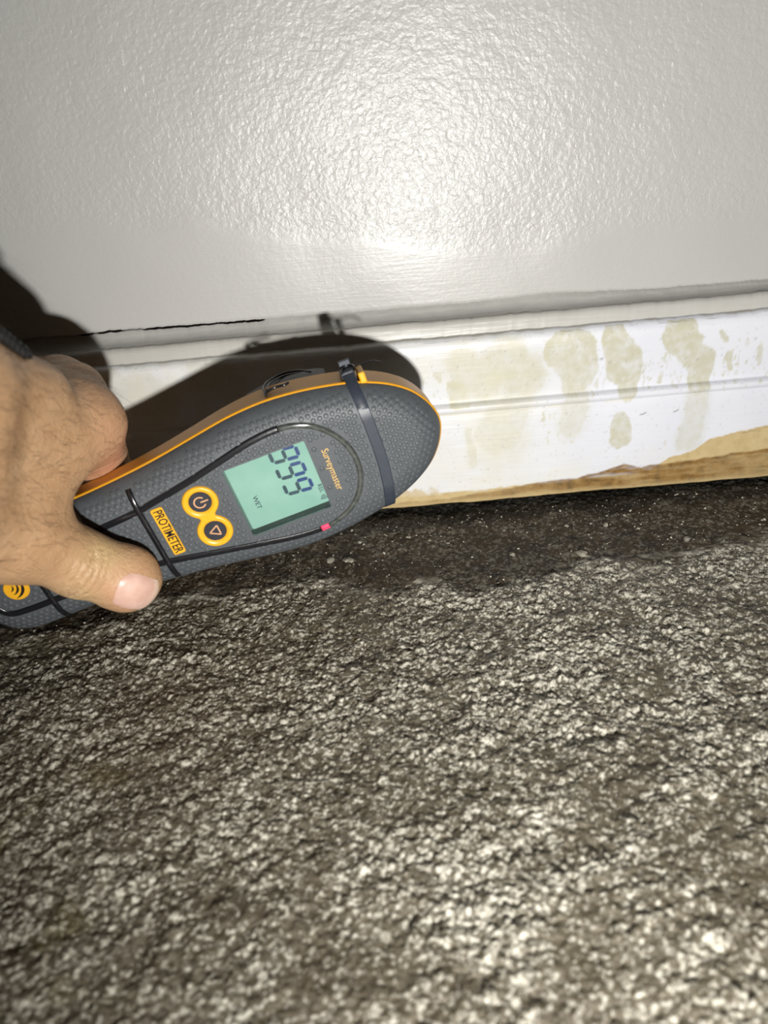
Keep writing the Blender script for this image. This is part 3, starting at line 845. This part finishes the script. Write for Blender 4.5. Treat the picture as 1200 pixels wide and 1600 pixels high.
mod = strap.modifiers.new('e', 'EDGE_SPLIT'); mod.split_angle = math.radians(40)

def boxpart(name, c, s, mat, parent, bev=0.25):
    bm = bmesh.new(); bmesh.ops.create_cube(bm, size=1)
    bmesh.ops.transform(bm, matrix=Matrix.Diagonal((s[0] / 1000, s[1] / 1000, s[2] / 1000, 1)), verts=bm.verts)
    bmesh.ops.bevel(bm, geom=list(bm.edges), offset=bev / 1000, segments=2, affect='EDGES', profile=0.5)
    bmesh.ops.translate(bm, vec=A(*c), verts=bm.verts)
    me = bpy.data.meshes.new(name); bm.to_mesh(me); bm.free()
    return obj(name, me, mat, parent)
buckle = boxpart('buckle', (38.2, -27.4, -12.0), (5.0, 2.6, 5.0), M_STRAP, strap, 0.5)
boxpart('tie_tail', (38.4, -28.9, -15.5), (4.2, 4.4, 1.6), M_STRAP, strap, 0.3)
boxpart('rim_tab', (42.6, -25.6, -11.4), (2.4, 4.2, 9.5), M_YELLOW, rim, 0.6)

def tube(name, pts, r, mat, parent, n=8, world_=False, closed=False):
    pts = [Vector(p) for p in pts]; V = []; Fc = []
    up = Vector((0.3, 0.2, 0.93))
    N = len(pts)
    for i in range(N):
        a = pts[(i - 1) % N] if closed or i > 0 else pts[0]; b = pts[(i + 1) % N] if closed or i < N - 1 else pts[-1]
        d = (b - a).normalized(); s = d.cross(up)
        if s.length < 1e-3: s = d.cross(Vector((1, 0, 0)))
        s.normalize(); t2 = d.cross(s)
        rr_ = r if not callable(r) else r(i / (N - 1))
        for k in range(n):
            an = 2 * math.pi * k / n; V.append(pts[i] + (s * math.cos(an) + t2 * math.sin(an)) * rr_)
    for i in range(N if closed else N - 1):
        j = (i + 1) % N
        for k in range(n):
            k2 = (k + 1) % n; Fc.append((i * n + k, i * n + k2, j * n + k2, j * n + k))
    if not closed:
        Fc.append(tuple(range(n))[::-1]); Fc.append(tuple((N - 1) * n + k for k in range(n)))
    me = bpy.data.meshes.new(name); me.from_pydata([tuple(x) for x in V], [], Fc)
    for p in me.polygons: p.use_smooth = True
    return obj(name, me, mat, parent)
def curve3(pts, n=8):
    return [A(*p) for p in catmull(pts, n)]
# thin black cord on the fastening, and the wire loop by the back of the head
tube('cord_loop', curve3([(36.4, -28.6, -9.5), (36.6, -28.9, -12), (38.4, -29.2, -15), (40.6, -28.8, -14), (41.2, -29.0, -11), (40.4, -28.0, -9.6)]), 0.0004, M_BLACK, strap, 6)
tube('cord_end', curve3([(40.0, -28.4, -14), (44.0, -27.4, -15), (48.0, -26.6, -16.5), (51.0, -24.6, -17.5)]), 0.00035, M_BLACK, strap, 6)
tube('wire_loop', curve3([(9.0, -31.0, -11.0), (8.2, -31.3, -16.5), (9.0, -30.0, -25.0), (12.5, -29.0, -30.5), (17.0, -28.6, -32.0), (22.0, -28.2, -30.0), (26.0, -28.0, -25.0)], 10), 0.00042, M_BLACK, back, 6)
tube('wire_loop', curve3([(9.3, -31.4, -13.5), (11.0, -30.6, -22.0), (16.0, -29.2, -27.5), (22.0, -28.4, -27.5)], 10), 0.00035, M_BLACK, back, 6)
tube('wire_clip', curve3([(8.6, -30.9, -10.2), (9.0, -31.3, -12.0), (12.5, -31.4, -13.2), (16.0, -31.3, -12.6), (17.5, -31.2, -13.6)], 6), 0.0005, M_BLACK, back, 6)
# dark socket housing standing off the back of the head
hous = [ring(np.array([(14 + 17 * math.cos(2 * math.pi * k / 32), -24.5 + s_ * 5.0 * math.sin(2 * math.pi * k / 32)) for k in range(32)]), w) for s_, w in ((1, -17), (1, -22), (.92, -27), (.7, -31), (.4, -32.5))]
loft('socket_housing', hous, M_BACK, back, cap_last=True)

# ------------------------------------------------------------------ hand
def P3(*p): return np.array(p, np.float32)
W_ = P3(-78, -75, 44); T0 = P3(-87, -54, 42); T1 = P3(-79, -28.5, 19); T2 = P3(-70.0, -7.0, 13.0); T3 = P3(-61.0, 6.2, 10.0)
K2 = P3(-54.5, -44.0, -13); K3 = P3(-56.5, -50, -28); K4 = P3(-63, -52, -42); K5 = P3(-73, -52, -53)
FA = W_ + P3(-76, -48, 101)
prims_hand = [   # (a, b, ra, rb)
    (FA, W_ + P3(9, -7, 0), 33, 23.5), (W_ + P3(-6, 5, 2), W_ + P3(-14, 18, 6), 22, 19),
    (W_ + P3(2, 8, -6), K2, 18, 13.0), (W_ + P3(0, 6, -14), K3, 15.5, 11.6), (W_ + P3(-6, 7, -18), K4 + P3(0, 3, 0), 14, 11), (W_ + P3(-14, 8, -20), K5 + P3(0, 3, 0), 14, 10),
    (P3(-60, -84, 36), P3(-56, -65, 7), 13.5, 10.5), (T0, T1, 17.5, 13.2), (W_, T0, 22, 19), (T1, P3(-66, -40, -4), 12, 9.5), (P3(-84, -40, 26), P3(-62, -44, 0), 15, 12)]
prims_f = [
    [(T1, T2, 13.2, 11.2), (T2, T3, 11.4, 10.2)],
    [(K2 + P3(0, 2, -2), P3(-63, -14, -35.5), 12.6, 9.8), (P3(-63, -14, -35.5), P3(-68, 10, -36), 9.6, 8.4), (P3(-68, 10, -36), P3(-71, 24, -33), 8.4, 7.2)],
    [(K3, P3(-73, -18, -55), 11.5, 9.6), (P3(-73, -18, -55), P3(-79, 5, -49), 9.4, 8.4), (P3(-79, 5, -49), P3(-83, 19, -43), 8.4, 7.2)],
    [(K4, P3(-83, -21, -65), 11, 9), (P3(-83, -21, -65), P3(-90, 0, -56), 9, 8), (P3(-90, 0, -56), P3(-94, 13, -48), 8, 7)],
    [(K5, P3(-92, -27, -68), 10, 8), (P3(-92, -27, -68), P3(-99, -9, -60), 8, 7), (P3(-99, -9, -60), P3(-103, 3, -52), 7, 6)]]
def cone(p, a, b, ra, rb):
    ab = b - a; L2 = float(ab @ ab)
    tt = np.clip(((p - a) @ ab) / L2, 0, 1)
    d = p - a - tt[..., None] * ab
    return np.sqrt((d * d).sum(-1)) - (ra + (rb - ra) * tt)
def smin(a, b, k):
    h = np.clip(0.5 + 0.5 * (b - a) / k, 0, 1)
    return b + (a - b) * h - k * h * (1 - h)
def smax(a, b, k): return -smin(-a, -b, k)
# thumb end frame
TD = (T3 - T2) / np.linalg.norm(T3 - T2)
NN = np.array([0.15, -0.06, 0.95], np.float32); NN = NN - TD * (NN @ TD); NN /= np.linalg.norm(NN)
TS = np.cross(NN, TD).astype(np.float32)
def hand_sdf(p):
    d = cone(p, *prims_hand[0])
    for q in prims_hand[1:]: d = smin(d, cone(p, *q), 9.0)
    for k, ch in enumerate(prims_f):
        f = cone(p, *ch[0])
        for q in ch[1:]: f = smin(f, cone(p, *q), 3.5)
        if k == 0:
            # broad flattened thumb end: pad below, nail plane above
            c = T3 + TD * 0.5
            q = p - c
            a_, b_, c_ = q @ TD, q @ TS, q @ NN
            e = (np.sqrt((a_ / 12.6) ** 2 + (b_ / 11.6) ** 2 + (c_ / 9.6) ** 2) - 1) * 9.6
            f = smin(f, e, 4.0)
            # knuckle of the thumb and a slight swell
            f = smin(f, np.sqrt(((p - (T1 + P3(-1, 1, 5))) ** 2).sum(-1)) - 11.0, 6.0)
        d = smin(d, f, 6.0 if k == 0 else (8.0 if k == 1 else 3.0))
    # soft knuckle and tendon relief
    d = smin(d, np.sqrt(((p - (K2 + P3(2.5, -3, 3))) ** 2).sum(-1)) - 11.2, 7.0)
    return d
lo = np.array([-186, -160, -86], np.float32); hi = np.array([-30, 40, 182], np.float32); VX = 1.3
ax = [np.arange(lo[i], hi[i], VX, dtype=np.float32) for i in range(3)]
# coarse pass to skip empty space
S = np.empty((len(ax[0]), len(ax[1]), len(ax[2])), np.float32)
for i in range(len(ax[0])):
    g = np.stack(np.meshgrid(ax[0][i:i + 1], ax[1], ax[2], indexing='ij'), -1)
    S[i] = hand_sdf(g)[0]
# surface nets
neg = S < 0
c8 = np.zeros(tuple(s - 1 for s in S.shape), np.int8)
for dx in (0, 1):
    for dy in (0, 1):
        for dz in (0, 1):
            c8 += neg[dx:S.shape[0] - 1 + dx, dy:S.shape[1] - 1 + dy, dz:S.shape[2] - 1 + dz]
act = (c8 > 0) & (c8 < 8)
vid = np.full(act.shape, -1, np.int64); ii = np.argwhere(act); vid[act] = np.arange(len(ii))
HV = lo + (ii + 0.5) * VX
HV = HV.astype(np.float32)
quads = []
for axis in range(3):
    sl0 = [slice(1, -1)] * 3; sl0[axis] = slice(0, -1); sl1 = [slice(1, -1)] * 3; sl1[axis] = slice(1, None)
    a = neg[tuple(sl0)]; b = neg[tuple(sl1)]
    for flag, fl in ((a & ~b, False), (~a & b, True)):
        e = np.argwhere(flag)
        off = np.array([1, 1, 1]); off[axis] = 0
        e = e + off
        o1, o2 = [(1, 2), (2, 0), (0, 1)][axis]
        def cell(d1, d2):
            q = e.copy(); q[:, o1] -= d1; q[:, o2] -= d2
            return vid[q[:, 0], q[:, 1], q[:, 2]]
        qd = np.stack([cell(1, 1), cell(0, 1), cell(0, 0), cell(1, 0)], 1)
        quads.append(qd[:, ::-1] if fl else qd)
Q = np.concatenate(quads); Q = Q[(Q >= 0).all(1)]
for it in range(4):
    d = hand_sdf(HV); eps = 0.4
    g = np.stack([hand_sdf(HV + np.eye(3, dtype=np.float32)[k] * eps) - hand_sdf(HV - np.eye(3, dtype=np.float32)[k] * eps) for k in range(3)], -1) / (2 * eps)
    gl2 = np.maximum((g * g).sum(-1), 0.2)
    HV = HV - g * (d / gl2)[:, None]
HN = g / np.linalg.norm(g, axis=1)[:, None]

# creases: folds over the thumb joint, fine lines at the web, tendon hollows
def crease_field(p):
    q = p - T2
    a_ = q @ TD; b_ = q @ TS; c_ = q @ NN
    near = np.exp(-((a_ + 0.5) / 6.5) ** 2) * sstep(-3, 4, c_)
    z = np.zeros(len(p))
    for off, wd, amp in ((-6.0, .55, .5), (-3.4, .6, .9), (-1.2, .5, 1.0), (1.4, .6, .9), (4.0, .5, .7), (6.4, .5, .4)):
        cv = off + 0.035 * (b_ + 1) ** 2 * np.sign(off + .2) * -0.6 + 0.7 * fbm(b_ / 3.5 + off * 3, b_ * 0 + off, 2, 2)
        z -= amp * np.exp(-((a_ - cv) / wd) ** 2) * sstep(-3, 4, c_) * sstep(12, 8, np.abs(b_))
    # folds where the index base presses on the meter edge
    q2 = p - P3(-54, -30, -14)
    near2 = np.exp(-(q2 ** 2).sum(-1) / 15 ** 2)
    z -= near2 * 0.9 * np.maximum(0, np.sin((q2[:, 1] * 1.0 - q2[:, 0] * .35) / 1.5 + 1.2 * fbm(q2[:, 0] / 6, q2[:, 2] / 6, 3, 2))) ** 6
    # lines over the thumb base
    q3 = p - T1
    near3 = np.exp(-((q3 ** 2).sum(-1)) / 22 ** 2) * sstep(0, 8, q3[:, 2])
    z -= 0.35 * near3 * np.maximum(0, np.sin((q3[:, 0] * 0.9 + q3[:, 1] * 0.25) / 1.3 + 1.6 * fbm(q3[:, 0] / 9, q3[:, 1] / 9, 4, 3))) ** 8
    return z
cf = crease_field(HV)
HV2 = HV + HN * (cf * 0.13)[:, None].astype(np.float32)
# slow lumps of tendons and veins
HV2 = HV2 + HN * (0.45 * fbm(HV[:, 0] / 11 + HV[:, 2] / 23, HV[:, 1] / 11 + HV[:, 2] / 17, 1, 3))[:, None].astype(np.float32)
loc_ = np.column_stack([HV2[:, 0], -HV2[:, 1], HV2[:, 2]]) / 1000
# cut the forearm end off cleanly where it leaves the place the photo sees
me = np_mesh('person', loc_, Q[:, ::-1])
bm = bmesh.new(); bm.from_mesh(me); bmesh.ops.recalc_face_normals(bm, faces=bm.faces); bm.to_mesh(me); bm.free()
for p in me.polygons: p.use_smooth = True
def gauss(p, c, r): return np.exp(-((p - c) ** 2).sum(-1) / r ** 2)
pink = 0.55 * gauss(HV, P3(-52, -32, -14), 13) + 0.40 * gauss(HV, T3 - TD * 4 + NN * 8, 9) + 0.2 * gauss(HV, K2 + P3(6, 0, 6), 12)
pale = 0.45 * gauss(HV, T2 + TS * 8 + TD * 3 + NN * 4, 8) + 0.45 * gauss(HV, T2 - TS * 8 + TD * 3 + NN * 4, 8)
fattr(me, 'pink', np.clip(pink, 0, 1)); fattr(me, 'pale', np.clip(pale, 0, 1)); fattr(me, 'crease', cf)
person = obj('person', me, M_SKIN, None, MM)
tag(person, 'bare hand and wrist reaching in from the left gripping the moisture meter, thumb on top', 'person')

# thumb nail, laid on the skin
def march(o, d):
    t_ = 0.0
    p = o.copy()
    for _ in range(40):
        s = float(hand_sdf(p[None])[0]); p = p + d * s * 0.9
        if abs(s) < 0.01: break
    return p
NC = T3 + TD * 2.2
na, nb_ = 15, 13
NL, NWd = 16.5, 14.4
V = []; ridge = []; tipv = []
for i in range(na):
    fa = i / (na - 1)
    for j in range(nb_):
        fb = j / (nb_ - 1) * 2 - 1
        # outline: rounded base and free edge
        a0_ = -NL / 2 + 2.8 * abs(fb) ** 2.5; a1_ = NL / 2 - 2.6 * abs(fb) ** 2.4
        a_ = a0_ + (a1_ - a0_) * fa
        wid = NWd / 2 * (0.90 + 0.12 * math.sin(math.pi * min(1, fa * 1.1)))
        o_ = NC + TD * a_ + TS * fb * wid + NN * 26
        p = march(o_.astype(np.float32), -NN)
        edgef = min(1, (1 - abs(fb)) / 0.18, fa / 0.14 + 0.0, (1 - fa) / 0.10 + 0.35)
        p = p + NN * (0.55 * max(0.0, edgef) - 0.18)
        if fa > 0.86: p = p + TD * 0.3 + NN * 0.15
        V.append(A(*p)); ridge.append(math.sin(fb * 34) * .5 + random.uniform(-.2, .2)); tipv.append(float(sstep(.88, .97, np.array(fa + 0.05 * fb * fb))) * .9)
P = np.array(V).reshape(na, nb_, 3)
me = grid_mesh('thumb_nail', P)
bm = bmesh.new(); bm.from_mesh(me); bmesh.ops.recalc_face_normals(bm, faces=bm.faces)
if sum((f.normal for f in bm.faces), Vector()).dot(Vector((NN[0], -NN[1], NN[2]))) < 0: bmesh.ops.reverse_faces(bm, faces=bm.faces)
bm.to_mesh(me); bm.free()
fattr(me, 'ridge', np.array(ridge)); fattr(me, 'tip', np.array(tipv))
for p in me.polygons: p.use_smooth = True
nail = obj('thumb_nail', me, M_NAIL, person); nail['label'] = 'pink thumb nail'
mod = nail.modifiers.new('s', 'SUBSURF'); mod.levels = 2; mod.render_levels = 2

# fine hairs on the back of the hand and wrist
cand = np.where((HN[:, 2] > -0.35) & (HV[:, 1] < -22) & (HV[:, 2] > -24) & (HV[:, 2] < 75) & (HV[:, 0] > -120) & (HN[:, 1] < 0.75))[0]
pick = rng.choice(cand, min(1000, len(cand)), replace=False)
V = []; Fc = []
for i in pick:
    p = HV2[i]; nv = HN[i]
    dirv = np.array([0.55, 0.75, -0.30]) + rng.normal(0, .28, 3); dirv -= nv * (dirv @ nv); dirv /= np.linalg.norm(dirv) + 1e-6
    wr = 1.0 if p[2] > 18 or p[1] < -62 else 0.55
    L = rng.uniform(4.0, 10.5) * (0.65 + 0.5 * wr); lift = rng.uniform(.10, .35) * (1.6 if p[1] < -66 else 1)
    side = np.cross(nv, dirv); b0 = len(V)
    for k in range(5):
        f = k / 4; c = p - nv * .25 + dirv * L * f + nv * (lift * L * f + 0.15 * math.sin(f * 3) - .35 * lift * L * f * f) + side * (0.9 * f * f * rng.normal(0, .5))
        rr_ = 0.042 * (1 - .7 * f)
        for a in range(3):
            an = a * 2.094; q = c + side * rr_ * math.cos(an) + nv * rr_ * math.sin(an); V.append(A(*q))
    for k in range(4):
        for a in range(3):
            a2 = (a + 1) % 3; Fc.append((b0 + k * 3 + a, b0 + k * 3 + a2, b0 + k * 3 + 3 + a2, b0 + k * 3 + 3 + a))
me = bpy.data.meshes.new('hair'); me.from_pydata(V, [], Fc)
hair = obj('hair', me, M_HAIR, person); hair['kind'] = 'stuff'

# braided black wristband
band = bpy.data.objects.new('wristband', None); COL.objects.link(band); band.matrix_world = MM
tag(band, 'black braided cord wristband at the left edge above the hand', 'wristband')
axis = (FA - W_) / np.linalg.norm(FA - W_)
bcn = W_ + P3(6, -5, 0) + axis * 12
e1 = np.cross(axis, [0, 0, 1.0]); e1 /= np.linalg.norm(e1); e2 = np.cross(axis, e1)
loopp = []; loopn = []
for k in range(180):
    a = 2 * math.pi * k / 180; d = e1 * math.cos(a) + e2 * math.sin(a)
    p = march((bcn + d * 60).astype(np.float32), (-d).astype(np.float32)); loopp.append(p); loopn.append(d)
loopp = np.array(loopp); loopn = np.array(loopn)
def braid(name, pp, nnv, turns, closed):
    N = len(pp); td = np.gradient(pp, axis=0)
    if closed: td = np.roll(pp, -1, 0) - np.roll(pp, 1, 0)
    td /= np.linalg.norm(td, axis=1)[:, None]
    sd_ = np.cross(td, nnv); sd_ /= np.linalg.norm(sd_, axis=1)[:, None]
    for s_ in range(3):
        pts = []
        for k in range(N * 3 - (0 if closed else 2)):
            f = k / 3; i0 = int(f) % N; i1_ = (i0 + 1) % N; fr_ = f - int(f)
            p = pp[i0] * (1 - fr_) + pp[i1_] * fr_
            ph = 2 * math.pi * (k / (N * 3) * turns + s_ / 3)
            end = 1.0 if closed else float(np.clip((N * 3 - k) / 10, 0.25, 1))
            pts.append(A(*(p + nnv[i0] * (2.0 + 0.7 * end * math.sin(2 * ph)) + sd_[i0] * 1.6 * end * math.sin(ph))))
        tube(name, pts, 0.0009, M_CORD, band, 6, closed=closed)
braid('cord_strand', loopp, loopn, 30, True)
# loose tail of the cord lying along the back of the wrist
Zm = np.array([-54.0, -98.0, 46.0]); Z0 = loopp[np.argmin(((loopp - Zm) ** 2).sum(1))]; Z1 = np.array([-46.5, -77.5, 19.0])
tp, tn = [], []
for k in range(50):
    f = k / 49; q = Z0 * (1 - f) ** 2 + Zm * 2 * f * (1 - f) + Z1 * f * f
    d = np.array([0.62, -0.40, 0.67]); d /= np.linalg.norm(d)
    p = march((q + d * 30).astype(np.float32), (-d).astype(np.float32)); tp.append(p); tn.append(d)
braid('cord_tail', np.array(tp), np.array(tn), 9, False)

# ------------------------------------------------------------------ grit and flakes on the floor
def chip_mesh(seed, flat):
    r_ = random.Random(seed); bm = bmesh.new()
    bmesh.ops.create_icosphere(bm, subdivisions=2, radius=1.0)
    for v_ in bm.verts:
        k = 1 + r_.uniform(-.42, .38); v_.co = Vector((v_.co.x * k, v_.co.y * k * r_.uniform(.8, 1.1), v_.co.z * flat * k))
    me = bpy.data.meshes.new('grit_chip'); bm.to_mesh(me); bm.free()
    return me
chips = [chip_mesh(s, f) for s, f in ((1, .45), (2, .6), (3, .35), (4, .7))]
big_chips = [  # x, y (mm), size, label
    (82, -62, 3.4, 'largest pale crumb of mortar on the dark wet band, right of centre'),
    (-17, -52, 2.6, 'right one of two pale chips in the mud below the red lamp'),
    (-25, -50, 2.4, 'left one of two pale chips in the mud below the red lamp'),
    (98, -40, 2.2, 'flat pale chip close to the dark dirt line under the stained baseboard'),
    (81, -38, 1.5, 'small pale chip beside the dark dirt line, left of the flat chip'),
    (10, -36, 1.5, 'white speck of grit close under the tip of the meter'),
    (19, -40, 1.2, 'tiny pale grain of grit right of the white speck under the meter tip'),
    (97, -155, 3.0, 'pale raised flake on the bare concrete at the right side'),
    (53, -58, 1.8, 'pale grit chip in the middle of the muddy band left of the largest crumb'),
    (128, -57, 2.2, 'pale elongated crumb at the right end of the muddy band'),
]
for k, (x, y, s, lb) in enumerate(big_chips):
    o = obj('grit_chip', chips[k % 4], M_CHIP)
    sz = s / 1000 * 0.72
    o.location = (x / 1000, y / 1000, floor_z(x / 1000, y / 1000) + sz * 0.1)
    o.rotation_euler = (random.uniform(-.2, .2), random.uniform(-.2, .2), random.uniform(0, 6))
    o.scale = (sz * 1.15, sz * 0.85, sz)
    tag(o, lb, 'grit', 'pale grit on the wet floor')
V = []; Fc = []
tmpl = chips[1]
bmt = bmesh.new(); bmesh.ops.create_icosphere(bmt, subdivisions=1, radius=1.0)
tv = [v_.co.copy() for v_ in bmt.verts]; tf = [tuple(v_.index for v_ in f.verts) for f in bmt.faces]; bmt.free()
for k in range(1500):
    x = random.uniform(-0.20, 0.21)
    y = -0.018 - abs(random.gauss(0, 0.034)) if random.random() < 0.75 else random.uniform(-0.27, -0.05)
    s = min(0.0011, random.lognormvariate(-8.15, 0.45))
    z = floor_z(x, y); b0 = len(V); a = random.uniform(0, 6.28)
    for c in tv:
        j = random.uniform(.7, 1.25)
        V.append((x + s * j * (c.x * math.cos(a) - .7 * c.y * math.sin(a)), y + s * j * (c.x * math.sin(a) + .7 * c.y * math.cos(a)), z + s * (.6 * c.z * j + .3)))
    Fc += [tuple(b0 + i for i in f) for f in tf]
me = bpy.data.meshes.new('grit'); me.from_pydata(V, [], Fc)
grit = obj('grit', me, M_CHIP)
tag(grit, 'fine pale sand grains scattered over the wet floor', 'grit', kind='stuff')
